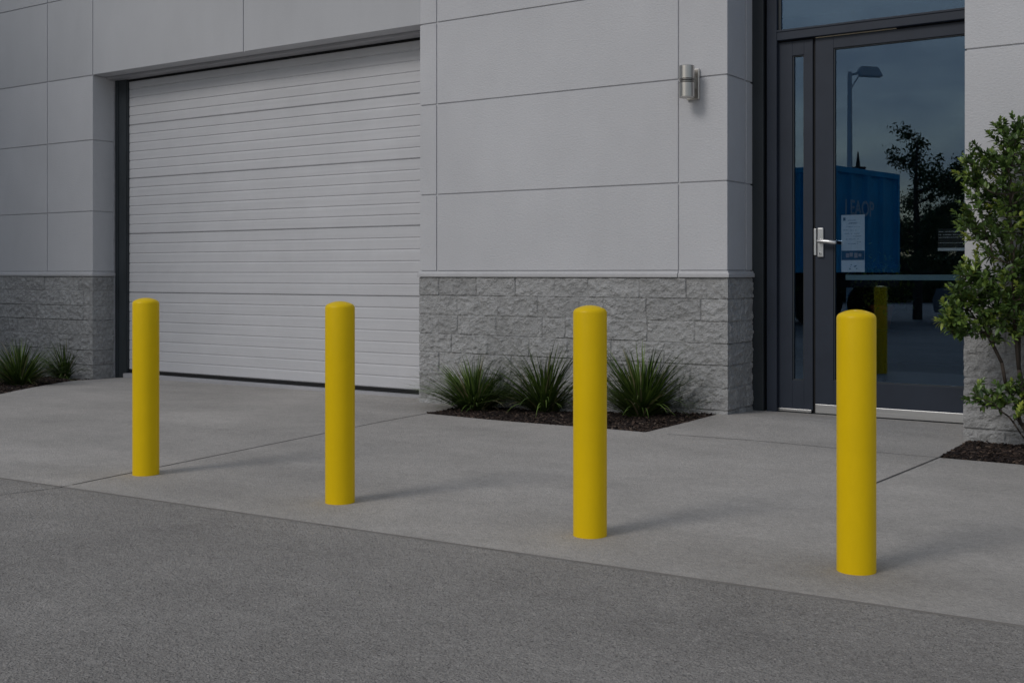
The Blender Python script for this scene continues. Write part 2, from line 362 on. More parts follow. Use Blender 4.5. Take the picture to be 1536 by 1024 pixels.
# ledge over the stone base
def ledge(path):
    """path: corners of the face line in xy; sweeps a small drip profile outwards"""
    prof = [(-.02, 1.264), (.022, 1.264), (.024, 1.272), (.024, 1.297), (.014, 1.304), (.009, 1.322), (-.02, 1.322)]
    mb = MB(); pv = [Vector(p) for p in path]; n = len(prof); vs = []
    for i, p in enumerate(pv):
        ns = []
        if i: d = (p - pv[i - 1]).normalized(); ns.append(Vector((d.y, -d.x)))
        if i < len(pv) - 1: d = (pv[i + 1] - p).normalized(); ns.append(Vector((d.y, -d.x)))
        nn = sum(ns, Vector((0, 0))); nn = nn / (nn.length_squared / len(ns)) if len(ns) == 2 else ns[0]
        if len(ns) == 2: nn = (ns[0] + ns[1]) / (1 + ns[0].dot(ns[1]))
        vs += [(p.x + nn.x * o, p.y + nn.y * o, z) for o, z in prof]
    fs = [(i * n + k, (i + 1) * n + k, (i + 1) * n + (k + 1) % n, i * n + (k + 1) % n) for i in range(len(pv) - 1) for k in range(n)]
    fs += [tuple(range(n)), tuple(range((len(pv) - 1) * n, len(pv) * n))[::-1]]
    mb.add(vs, fs); return P_(mb.build('ledge', M['ledge'], bevel=.002))
ledge([(-23.6, D), (XL, D), (XL, 9.752)])
ledge([(XM0, 9.79), (XM0, D), (wx(1018, D) - .004, D)])
ledge([(wx(1018, D) + .004, D), (XM1, D), (XM1, 9.972)])
ledge([(XR, 10.0), (XR, D), (8.9, D)])
# stone base of split-faced blocks
def plinth(path, cell, seed, blk=.40, jset=None):
    rnd = random.Random(seed); pv = [Vector(p) for p in path]; us = [0]
    for a, b in zip(pv, pv[1:]): us.append(us[-1] + (b - a).length)
    cols = []
    for i, (a, b) in enumerate(zip(pv, pv[1:])):
        d = (b - a).normalized(); nr = Vector((d.y, -d.x)); n = max(2, int((b - a).length / cell))
        for k in range(n):
            nn = nr
            if k == 0 and i: dp = (a - pv[i - 1]).normalized(); np_ = Vector((dp.y, -dp.x)); nn = (nr + np_) / (1 + nr.dot(np_))
            cols.append((lerp(us[i], us[i + 1], k / n), lerp(a, b, k / n), nn))
        if i == len(pv) - 2: cols.append((us[-1], b, nr))
    top, bot, ch = 1.264, -.16, .1935; nrow = int((top - bot) / cell)
    courses = {}
    def blocks(r):
        if r not in courses:
            js = []
            for i in range(len(pv) - 1):                       # joints between the corners, corners stay closed
                u = us[i] + (blk * (1 if r % 2 else .55)) * rnd.uniform(.85, 1.1)
                while u < us[i + 1] - .12:
                    js.append(u); u += blk * rnd.choice((.55, 1, 1, 1, 1.05, .95, 1.15, .8))
            bounds = [-9] + js + [99]
            courses[r] = [(a, b, rnd.uniform(.50, .74), rnd.uniform(-.002, .003), rnd.random() * 50, rnd.uniform(-.02, .02), rnd.uniform(-.05, .05)) for a, b in zip(bounds, bounds[1:])]
        return courses[r]
    mb = MB(); nc = len(cols)
    for j in range(nrow + 1):
        z = lerp(bot, top, j / nrow); r = int((top - z) / ch - 1e-6); r = max(0, r)
        zt = top - r * ch; zb = zt - ch; bl = blocks(r)
        for (u, p, nn) in cols:
            for B in bl:
                if B[0] <= u < B[1]: break
            cu = min(us, key=lambda q: abs(q - u)); 
            e = min(u - B[0], B[1] - u, zt - z, z - zb)
            en = e + .0035 * noise.noise(Vector((u * 30, z * 30, 1)))
            m = sst((en + .0003) / .009)
            pos = Vector((u * 1.0 + B[4], z * 1.3, B[4]))
            n1 = noise.ridged_multi_fractal(pos * 6.5, 1.0, 2.1, 4, 1.0, 1.6) * .5
            n2 = noise.fractal(pos * 17, 1.0, 2.0, 4)
            n3 = noise.noise(pos * 2.7)
            cell_ = noise.noise(Vector((math.floor((u + z * .7) * 13 + n3 * 3), math.floor((z - u * .4) * 17), B[4])))
            d = B[3] + .010 + .019 * (n1 - .8) + .009 * n2 + .004 * noise.noise(pos * 55) + .007 * n3 + .003 * cell_ + B[5] * (z - (zt + zb) / 2) + B[6] * .1 * ((u - max(B[0], 0)) % .4 - .2)
            ce = min(1, abs(u - cu) / .03) if any(abs(u - q) < .03 for q in us[1:-1]) else 1
            d = lerp(.006, d, .35 + .65 * ce)
            d = lerp(-.005, max(d, -.002), m)
            tone = B[2] * (.5 + .5 * m) if m < 1 else B[2]
            tone += .16 * n2
            P = p + nn * d
            mb.v.append((P.x, P.y, z)); mb.tone.append(max(0, min(1, tone)))
    for j in range(nrow):
        for i in range(nc - 1):
            a = j * nc + i; mb.f.append((a, a + 1, a + nc + 1, a + nc))
    return P_(mb.build('stone_base', M['stone'], tone=True))
plinth([(-18.6, D), (XL, D), (XL, 9.755)], .0125, 3, .5)
plinth([(XM0, 9.79), (XM0, D), (XM1, D), (XM1, 9.972)], .0100, 5, .47)
plinth([(XR, 10.0), (XR, D), (1.2, D)], .013, 9, .5)
plinth([(-23.5, D), (-18.6, D)], .03, 13, .5); plinth([(1.2, D), (8.8, D)], .024, 17, .5)

# ---------------------------------------------------------------- roller door
YD = 9.80
gd = P_(MB().box(-12.9, XM0 + .1, YD + .045, YD + .05, -.05, 3.85).build('roller_door', M['black']))
tops = [3.835, 3.239, 2.540, 1.815, 1.050, .040]; ns = [5, 6, 6, 6, 8]
x0d, x1d = -12.82, XM0 + .08
for zt, zb, n in zip(tops, tops[1:], ns):
    mb = MB(); zt -= .0028; zb += .0028; h_ = (zt - zb) / n; prof = [(YD + .045, zt)]
    for k in range(n):
        a = zt - k * h_; b = a - h_
        prof += [(YD + .008, a), (YD + .002, a - .009), (YD + .0, a - .014), (YD - .001, b + .012), (YD + .0, b + .008), (YD + .009, b + .0030)] if k else [(YD + .004, a), (YD, a - .004), (YD - .001, b + .012), (YD, b + .008), (YD + .009, b + .0035)]
        if k < n - 1: prof += [(YD + .0082, b + .001)]
    prof += [(YD + .006, zb), (YD + .045, zb)]
    xsn = 24; vs = []; m = len(prof)
    for i in range(xsn + 1):
        xx = lerp(x0d, x1d, i / xsn)
        for (y, z) in prof: vs.append((xx, y + .0016 * noise.noise(Vector((xx * .9, z * 2.3, 4))), z))
    mb.add(vs, [(i * m + k, i * m + k + 1, (i + 1) * m + k + 1, (i + 1) * m + k) for i in range(xsn) for k in range(m - 1)])
    o = mb.build('door_section', M['slat']); o.parent = gd
o = MB().box(x0d, x1d, YD - .002, YD + .04, -.006, .039).build('rubber_seal', M['black'], bevel=.004); o.parent = gd
c = MB(); c.box(-12.72, XM0, YD - .10, YD + .1, -.06, -.004); P_(c.build('door_sill', M['sill'], bevel=.004))
xj = wx(190, 9.757)
c = MB(); c.box(XL + .002, xj - .012, 9.757, 9.81, -.1, 3.862); c.box(xj - .012, xj, 9.765, 9.80, -.1, 3.85); c.box(XL + .02, XL + .075, 9.748, 9.757, -.1, 3.862)
P_(c.build('door_jamb', M['steel_dark'], bevel=.003))
c = MB(); c.box(XL + .001, XL + .016, 9.735, 9.757, -.1, 3.864); P_(c.build('jamb_trim', M['sill']))
c = MB(); c.box(XM0 - .1, XM0 + .3, 9.86, 9.98, -.1, 3.864); P_(c.build('door_jamb', M['steel_dark']))
c = MB(); c.box(XL, XM0, 9.62, 9.79, 3.838, 3.871); P_(c.build('door_header', M['sill'], bevel=.004))
c = MB(); c.box(xj - .01, XM0, 9.79, 9.84, 3.81, 3.838); P_(c.build('header_seal', M['black']))

# ---------------------------------------------------------------- glazed entrance
Y1, Y2 = 9.99, 10.04                     # faces of the posts and of the door leaves
YG = Y2 + .028                           # glass
ZB = .052
def zz(px, py): return wz(px, py, Y2)
zt_bar0 = wz(1165, 62, Y1 + .02); zt_bar1 = wz(1165, 46, Y1)
x_post0, x_post1 = wx(1150, Y1), wx(1165, Y1)
XE = XR - .005
fr = P_(MB().box(XM1 - .0, wx(1145, 9.975), 9.975, 10.14, -.05, Z4).build('entrance_frame', M['steel_dark'], bevel=.004))
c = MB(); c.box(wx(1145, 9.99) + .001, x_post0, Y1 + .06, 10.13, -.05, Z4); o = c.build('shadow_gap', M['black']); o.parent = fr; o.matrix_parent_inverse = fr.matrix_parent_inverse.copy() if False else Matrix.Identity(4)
fr_parts = []
c = MB(); c.box(x_post0, x_post1, Y1, 10.13, -.05, Z4 + .001)
c.box(x_post1, XE, Y1 + .002, 10.13, zt_bar0, zt_bar1 - .004)
c.box(x_post1, XE, Y1 + .012, 10.12, Z4 - .09, Z4 + .002)
c.box(XE - .02, XE, Y1 + .012, 10.13, -.05, Z4)
o = c.build('door_post', M['frame'], bevel=.004); o.parent = fr
# slight lip on the transom bar
o = MB().box(x_post1, XE, Y1 - .006, Y1 + .004, zt_bar1 - .018, zt_bar1).build('bar_lip', M['frame'], bevel=.002); o.parent = fr
# transom window
tw = MB(); tw.box(x_post1 + .03, XE - .03, Y1 + .05, Y1 + .058, zt_bar1, Z4 - .09)
P_(tw.build('transom_pane', M['glass']))
tb = MB(); tb.box(x_post1 + .0, x_post1 + .028, Y1 + .035, Y1 + .07, zt_bar1, Z4 - .09); P_(tb.build('glazing_bead', M['steel_dark']))
ztop = zt_bar0 - .012
def leaf(name, x0, x1, gx0, gx1, gz0, gz1, zb):
    mb = MB()
    mb.box(x0, gx0, Y2, Y2 + .06, zb, ztop); mb.box(gx1, x1, Y2, Y2 + .06, zb, ztop)
    mb.box(gx0, gx1, Y2, Y2 + .06, zb, gz0); mb.box(gx0, gx1, Y2, Y2 + .06, gz1, ztop)
    o = P_(mb.build(name, M['frame'], bevel=.002))
    bd = MB(); t = .010
    for a in ((gx0, gx0 + t, gz0, gz1), (gx1 - t, gx1, gz0, gz1), (gx0 + t, gx1 - t, gz0, gz0 + t), (gx0 + t, gx1 - t, gz1 - t, gz1)):
        bd.box(a[0], a[1], Y2 + .012, Y2 + .05, a[2], a[3])
    k = bd.build('glazing_bead', M['steel_dark']); k.parent = o
    k = MB().box(gx0 + t * .5, gx1 - t * .5, YG, YG + .006, gz0 + t * .5, gz1 - t * .5).build('pane', M['glass']); k.parent = o
    return o
xs0, xs1 = wx(1166, Y2), wx(1219, Y2)
side = leaf('side_leaf', xs0, xs1, wx(1188.5, Y2), wx(1206, Y2), zz(1197, 570), zz(1197, 83), ZB + .03)
xd0 = wx(1223, Y2)
door = leaf('entrance_door', xd0, XE - .03, wx(1250, Y2), XE - .125, zz(1250, 571), zz(1250, 72.5), ZB + .03)
door['label'] = 'wide glazed entrance door leaf with lever handle'
# raised inner lips along the leaves
o = MB().box(xs1, xd0, Y2 + .02, Y2 + .05, ZB, ztop).build('leaf_gap_seal', M['black']); o.parent = door
o = MB().box(x_post1, XE, Y2 + .015, Y2 + .04, ztop, zt_bar0 - .0).build('top_seal', M['black']); o.parent = door
o = MB().box(xd0 + .004, wx(1345, Y2), Y2 - .006, Y2 + .0, ztop + .002, ztop + .010).build('brass_strip', mat('pale_strip', (.45, .40, .32), .4, .6)); o.parent = door
kz = zz(1230, 606)
o = MB().box(xd0 + .003, XE - .03, Y2 - .010, Y2 - .0, ZB + .012, kz).build('kick_plate', M['alu'], bevel=.002); o.parent = door
o = MB().box(xs0, xs1 - .01, Y2 - .008, Y2 - .0, ZB + .012, ZB + .036).build('kick_plate', M['alu'], bevel=.002); o.parent = side
c = MB().box(x_post1, XE, Y2 - .03, Y2 + .09, .02, ZB + .006); P_(c.build('threshold', M['steel_dark'], bevel=.003))
# handle
hz = zz(1231, 363); hx = wx(1231.5, Y2)
c = MB(); pz0, pz1 = zz(1231, 386), zz(1231, 341.5); hw = .029
c.box(hx - hw, hx + hw, Y2 - .022, Y2 - .0, pz0, pz1)
hd = c.build('handle', M['white_metal'], bevel=.010, seg=4); hd.parent = door
c = MB(); yh = Y2 - .068
c.tube([(hx + .0, Y2 - .02, hz + .004), (hx, yh + .01, hz + .004)], [.014, .012], 14)
path = [(hx - .008, yh, hz + .006), (hx + .03, yh - .004, hz + .005), (hx + .08, yh - .006, hz + .002), (hx + .125, yh - .002, hz - .006), (hx + .150, yh + .006, hz - .009), (hx + .158, yh + .010, hz - .009)]
c.tube(path, [.015, .019, .018, .0185, .016, .007], 14)
c.tube([(hx, Y2 - .022, pz0 + .034), (hx, Y2 - .030, pz0 + .034)], [.014, .013], 16)
lv = smooth_angle(c.build('lever', M['white_metal'])); lv.parent = door
c = MB().box(hx - .003, hx + .003, Y2 - .0315, Y2 - .0295, pz0 + .026, pz0 + .041); o = c.build('keyhole', M['black']); o.parent = door
c = MB().box(xd0 - .010, xd0 + .012, Y2 - .012, Y2 + .002, pz0 + .02, pz1 - .01); o = c.build('strike_plate', M['white_metal'], bevel=.002); o.parent = door
# inner rail seen through the glass
o = MB().box(wx(1262, YG) + .02, XE - .1, YG + .05, YG + .085, zz(1350, 420.5), zz(1350, 412)).build('inner_rail', mat('teal_rail', (.20, .33, .38), .4), bevel=.004); o.parent = door
# interior room
c = MB(); c.box(-6.4, .6, 16.2, 16.3, 0, 5); c.box(-6.5, -6.4, 10.3, 16.3, 0, 5); c.box(.6, .7, 10.3, 16.3, 0, 5); c.box(-6.5, .7, 10.3, 16.3, 5, 5.05)
c.box(-6.5, XM1 - .02, 10.2, 10.3, 0, 5); P_(c.build('room_shell', M['room']))
P_(MB().box(-6.4, .6, 10.1, 16.2, .0, .07).build('room_floor', M['roomfloor']))

# ================================================================ THINGS ON THE BUILDING
def text_bars(mb, x0, x1, y0, y1, z, rnd, gap=.35):  # illegible small print as uneven dashes
    x = x0
    while x < x1:
        wd = rnd.uniform(.003, .012)
        if rnd.random() > gap * .5: mb.box(x, min(x + wd, x1), y0, y1, z, z + .0035 + rnd.uniform(0, .002))
        x += wd + rnd.uniform(.002, .005)
rnd = random.Random(4)
yp = YG + .012
nx0, nx1 = wx(1262, yp), wx(1297, yp); nz0, nz1 = zz(1280, 408), zz(1280, 322); nh = nz1 - nz0
nt_ = empty('paper_notice', ((nx0 + nx1) / 2, yp, nz0)); tag(nt_, 'white paper notice with a dark picture band behind the entrance door glass', 'notice')
def loc_child(mb, name, m, par, bevel=0):
    o = mb.build(name, m, bevel=bevel); o.parent = par; o.matrix_parent_inverse = Matrix.Translation(-Vector(par.location)); return o
c = MB(); c.box(nx0, nx1, yp, yp + .0012, nz0, nz1); loc_child(c, 'sheet', M['paper'], nt_)
c = MB()
ww = nx1 - nx0
for fz, a, b in ((.90, .22, .62), (.855, .28, .70), (.845, .28, .66), (.79, .18, .5), (.785, .55, .8), (.73, .1, .3), (.725, .4, .72), (.67, .15, .8), (.62, .4, .85), (.57, .2, .75), (.52, .6, .85), (.49, .3, .7)):
    text_bars(c, nx0 + ww * a, nx0 + ww * b, yp - .0015, yp - .0003, nz0 + nh * fz, rnd)
c.box(nx0 + ww * .08, nx0 + ww * .18, yp - .0015, yp - .0003, nz0 + nh * .90, nz0 + nh * .955)
for k in range(9):
    a = rnd.uniform(.3, .65); h2 = rnd.uniform(.04, .13); c.box(nx0 + ww * a, nx0 + ww * (a + rnd.uniform(.02, .08)), yp - .0015, yp - .0003, nz0 + nh * h2, nz0 + nh * (h2 + .012))
loc_child(c, 'print', M['ink'], nt_)
c = MB(); c.box(nx0 + .002, nx1 - .002, yp - .002, yp - .0004, nz0 + nh * .21, nz0 + nh * .375); loc_child(c, 'picture_band', M['dark_print'], nt_)
c = MB()
for a, b, c0, c1 in ((.2, .34, .255, .33), (.36, .50, .27, .34), (.56, .70, .25, .335), (.74, .86, .27, .32)): c.box(nx0 + ww * a, nx0 + ww * b, yp - .003, yp - .0022, nz0 + nh * c0, nz0 + nh * c1)
loc_child(c, 'picture_detail', mat('picture_detail', (.32, .25, .2), .6), nt_)
dx0, dx1 = wx(1407, yp), wx(1450, yp); dz0, dz1 = zz(1425, 376), zz(1425, 343)
dn = empty('door_sign', ((dx0 + dx1) / 2, yp, dz0)); tag(dn, 'small black sign with white lettering at the right edge of the entrance glass', 'sign')
c = MB(); c.box(dx0, dx1, yp, yp + .0015, dz0, dz1); loc_child(c, 'sign_plate', M['dark_print'], dn)
c = MB(); dh = dz1 - dz0
for fz in (.86, .72, .60, .35): text_bars(c, dx0 + .006, dx1 - .03, yp - .0015, yp - .0003, dz0 + dh * fz, rnd, .1)
c.box(dx0, dx1, yp - .0015, yp - .0003, dz0, dz0 + dh * .13)
loc_child(c, 'lettering', M['paper'], dn)
# wall lamp
lx = wx(1041, D); ly = D - .150; lz0, lz1 = wz(1030, 146.5, D - .15), wz(1030, 99, D - .15); lr = .069
lm = empty('wall_lamp', (lx, D, lz0)); tag(lm, 'brushed steel cylinder wall lamp on the pale wall beside the entrance', 'wall lamp')
c = MB(); c.box(lx - .062, lx + .062, D - .030, D - .001, lz0 - .006, lz1 - .010); loc_child(c, 'back_plate', M['lamp'], lm, .008)
c = MB(); c.box(lx - .022, lx + .022, D - .11, D - .028, lz0 + .09, lz0 + .2); loc_child(c, 'bracket', M['lamp'], lm, .004)
zm = lerp(lz0, lz1, .50)
for a, b, nm in ((lz0, zm - .010, 'lower_cylinder'), (zm + .022, lz1, 'upper_cylinder')):
    c = MB(); c.lathe([(lr - .008, a + .003), (lr - .006, a), (lr, a + .004), (lr, b - .004), (lr - .004, b)], 40, (lx, ly, 0)); o = loc_child(c, nm, M['lamp'], lm); smooth_angle(o)
c = MB(); c.lathe([(lr - .012, zm - .010), (lr - .012, zm + .022)], 32, (lx, ly, 0)); o = loc_child(c, 'lens_ring', M['lampglass'], lm); smooth_angle(o)
for zc in (zm - .004, zm + .015):
    c = MB(); c.lathe([(lr - .004, zc - .003), (lr - .001, zc - .0015), (lr - .001, zc + .0015), (lr - .004, zc + .003)], 32, (lx, ly, 0)); o = loc_child(c, 'lens_rim', M['lamp'], lm); smooth_angle(o)

# ================================================================ BOLLARDS
Rb = .084
prof = [(Rb, -.05), (Rb, .3), (Rb, .7), (Rb, 1.104), (Rb - .001, 1.110), (Rb - .0035, 1.116), (Rb - .008, 1.1215), (Rb - .014, 1.1255), (Rb - .026, 1.131), (Rb - .042, 1.1365), (Rb - .060, 1.1405), (.008, 1.142)]
mb = MB().lathe(prof, 96)
base_b = None
blab = ['leftmost yellow bollard, standing before the left end of the roller door',
        'yellow bollard standing before the right half of the roller door',
        'yellow bollard standing before the stone wall and grass bed',
        'rightmost yellow bollard, standing before the dark glass entrance']
for i, (bx, by, wpx) in enumerate(((218.8, 714, 39), (510, 757, 44.5), (885, 808, 51.5), (1284.5, 862.5, 58))):
    p = gnd(bx, by); d = Vector((p.x, p.y)).normalized(); c0 = Vector((p.x, p.y)) + d * Rb
    if i == 0: o = base_b = smooth_angle(mb.build('bollard', M['yellow']))
    else: o = base_b.copy(); C.objects.link(o)
    o.location = (c0.x, c0.y, 0); o.rotation_euler = (0, 0, i * 1.7)
    tag(o, blab[i], 'bollard', 'yellow bollards in a row along the pavement')
M['caulk'] = mat('base_stain', (.12, .115, .11), .95)

# ================================================================ BEDS
def chips(name, poly, n, seed, label, size=(.018, .045), mound=.0):
    rnd = random.Random(seed); mb = MB(); xs_ = [p[0] for p in poly]; ys_ = [p[1] for p in poly]
    def inside(x, y):
        c = False; j = len(poly) - 1
        for i in range(len(poly)):
            if (poly[i][1] > y) != (poly[j][1] > y) and x < (poly[j][0] - poly[i][0]) * (y - poly[i][1]) / (poly[j][1] - poly[i][1]) + poly[i][0]: c = not c
            j = i
        return c
    k = 0
    while k < n:
        x, y = rnd.uniform(min(xs_), max(xs_)), rnd.uniform(min(ys_), max(ys_))
        if not inside(x, y): continue
        k += 1
        hgt = .012 * noise.noise(Vector((x * 3, y * 3, seed)))
        L_ = rnd.uniform(*size); W_ = L_ * rnd.uniform(.3, .7); T_ = rnd.uniform(.003, .009)
        m = Matrix.Rotation(rnd.uniform(0, 6.28), 3, 'Z') @ Matrix.Rotation(rnd.gauss(0, .35), 3, 'X') @ Matrix.Rotation(rnd.gauss(0, .30), 3, 'Y')
        o = Vector((x, y, g(x, y) - .012 + hgt + rnd.uniform(0, .016)))
        vs = []
        for zz_ in (-1, 1):
            for yy in (-1, 1):
                for xx in (-1, 1):
                    vs.append(o + m @ Vector((xx * L_ * .5 * rnd.uniform(.6, 1), yy * W_ * .5 * rnd.uniform(.6, 1), zz_ * T_ * .5)))
        t = rnd.random() ** 1.6
        mb.add(vs, [(0, 2, 3, 1), (4, 5, 7, 6), (0, 1, 5, 4), (2, 6, 7, 3), (0, 4, 6, 2), (1, 3, 7, 5)], t)
    tag(mb.build(name, M['bark'], tone=True), label, 'bark mulch', kind='stuff')
def soil(poly4):
    mb = MB(); vs = []
    n = 16
    for j in range(n + 1):
        for i in range(n + 1):
            a = lerp(Vector(poly4[0]), Vector(poly4[1]), i / n); c = lerp(Vector(poly4[3]), Vector(poly4[2]), i / n); p = lerp(a, c, j / n)
            vs.append((p.x, p.y, g(p.x, p.y) - .018))
    mb.add(vs, [(j * (n + 1) + i, j * (n + 1) + i + 1, (j + 1) * (n + 1) + i + 1, (j + 1) * (n + 1) + i) for j in range(n) for i in range(n)])
    tag(mb.build('soil', M['soil']), kind='structure')
bed1 = [tuple(b1l), tuple(b1c), tuple(b1cw), tuple(b1lw)]
bed2 = [tuple(b2c), (2.5, YB), (2.5, D), tuple(b2cw)]
bed3 = [(-19, 6.9), (LX, 6.9), tuple(lb1), (-19, D)]
for bd in (bed1, bed2, bed3): soil(bd)
chips('bark_mulch', bed1, 7000, 1, 'dark bark mulch in the bed under the stone wall')
chips('bark_mulch', [tuple(b2c), (2.5, YB), (2.5, D), tuple(b2cw)], 12500, 2, 'dark bark mulch in the bed below the leafy shrub')
chips('bark_mulch', [(-16.5, 6.9), (LX, 6.9), tuple(lb1), (-16.5, D)], 11000, 3, 'dark bark mulch in the bed left of the roller door', (.025, .055))

def tuft(px, py, wid, hgt, n, seed, label):
    rnd = random.Random(seed); p = gnd(px, py); mb = MB()
    for k in range(n):
        az = rnd.uniform(0, 2 * math.pi); lean = rnd.uniform(0, 1) ** .75
        r0 = rnd.uniform(0, .07) * (.4 + lean); b = Vector((math.cos(az) * r0, math.sin(az) * r0, -.02))
        az2 = az + rnd.gauss(0, .35); out = Vector((math.cos(az2), math.sin(az2), 0))
        Ln = hgt * rnd.uniform(.55, 1.18) * (1.05 - .05 * lean)
        th0 = lean * 1.0 + rnd.gauss(0, .07); droop = rnd.uniform(.25, 1.15) * (.35 + lean)
        W = rnd.uniform(.0045, .0095); seg = 8; side = Vector((-out.y, out.x, 0)); pos = b.copy(); vs = []
        dead = rnd.random() < .07 or k < 8
        if k < 8: th0, droop, Ln = rnd.uniform(1.0, 1.4), rnd.uniform(1.2, 1.9), hgt * rnd.uniform(.35, .6)
        tone = rnd.uniform(.88, 1) if dead else rnd.uniform(.02, .78)
        for i in range(seg + 1):
            t = i / seg; th = th0 + droop * t ** 1.6; wd = W * (1 - t ** 2.2) + .0004
            tw = side * math.cos(t * .6) + out * math.sin(t * .6) * .5
            vs += [pos - tw * wd, pos + tw * wd]
            pos = pos + (out * math.sin(th) + Vector((0, 0, 1)) * math.cos(th)) * (Ln / seg)
            if pos.z < .008: pos.z = .008 + rnd.uniform(0, .01)
        bb = len(mb.v); mb.v += [tuple(q) for q in vs]
        for i in range(seg + 1):
            t = i / seg; tt = tone if dead else max(0, tone * (.75 + .35 * t)) if t > .12 else .86
            mb.tone += [tt, tt]
        mb.f += [(bb + 2 * i, bb + 2 * i + 1, bb + 2 * i + 3, bb + 2 * i + 2) for i in range(seg)]
    o = mb.build('grass_tuft', M['blade'], tone=True, smooth=True, loc=p); o.scale = (wid, wid, 1)
    return tag(o, label, 'ornamental grass', 'ornamental grass tufts in the beds')
tuft(712, 613, 1.42, .47, 560, 11, 'lowest grass tuft under the stone wall, nearest the roller door')
tuft(818, 616, 1.28, .60, 620, 12, 'middle one of the three grass tufts under the stone wall, left of the bollard')
tuft(962, 622, 1.28, .62, 620, 13, 'grass tuft just right of the bollard before the stone wall, nearest its corner')
tuft(30, 576, 1.35, .50, 420, 14, 'grass tuft at the far left edge of the bed left of the roller door')
tuft(98, 567, 1.1, .50, 380, 15, 'upright grass tuft close to the stone corner left of the roller door')

# ================================================================ SHRUB
def leaf_quad(mb, p, d, up, L_, W_, tone):
    d = d.normalized(); s_ = d.cross(up)
    if s_.length < 1e-3: s_ = d.cross(Vector((1, 0, 0)))
    s_.normalize(); n = s_.cross(d)
    pts = [p, p + d * L_ * .3 + s_ * W_ * .5 + n * W_ * .16, p + d * L_ * .3 - s_ * W_ * .5 + n * W_ * .16, p + d * L_ * .32,
           p + d * L_ * .68 + s_ * W_ * .42 + n * W_ * .13 - Vector((0, 0, L_ * .03)), p + d * L_ * .68 - s_ * W_ * .42 + n * W_ * .13 - Vector((0, 0, L_ * .03)), p + d * L_ * .68 - Vector((0, 0, L_ * .03)), p + d * L_ - Vector((0, 0, L_ * .1))]
    mb.add(pts, [(0, 3, 1), (0, 2, 3), (3, 6, 4, 1), (3, 2, 5, 6), (6, 7, 4), (6, 5, 7)], tone)
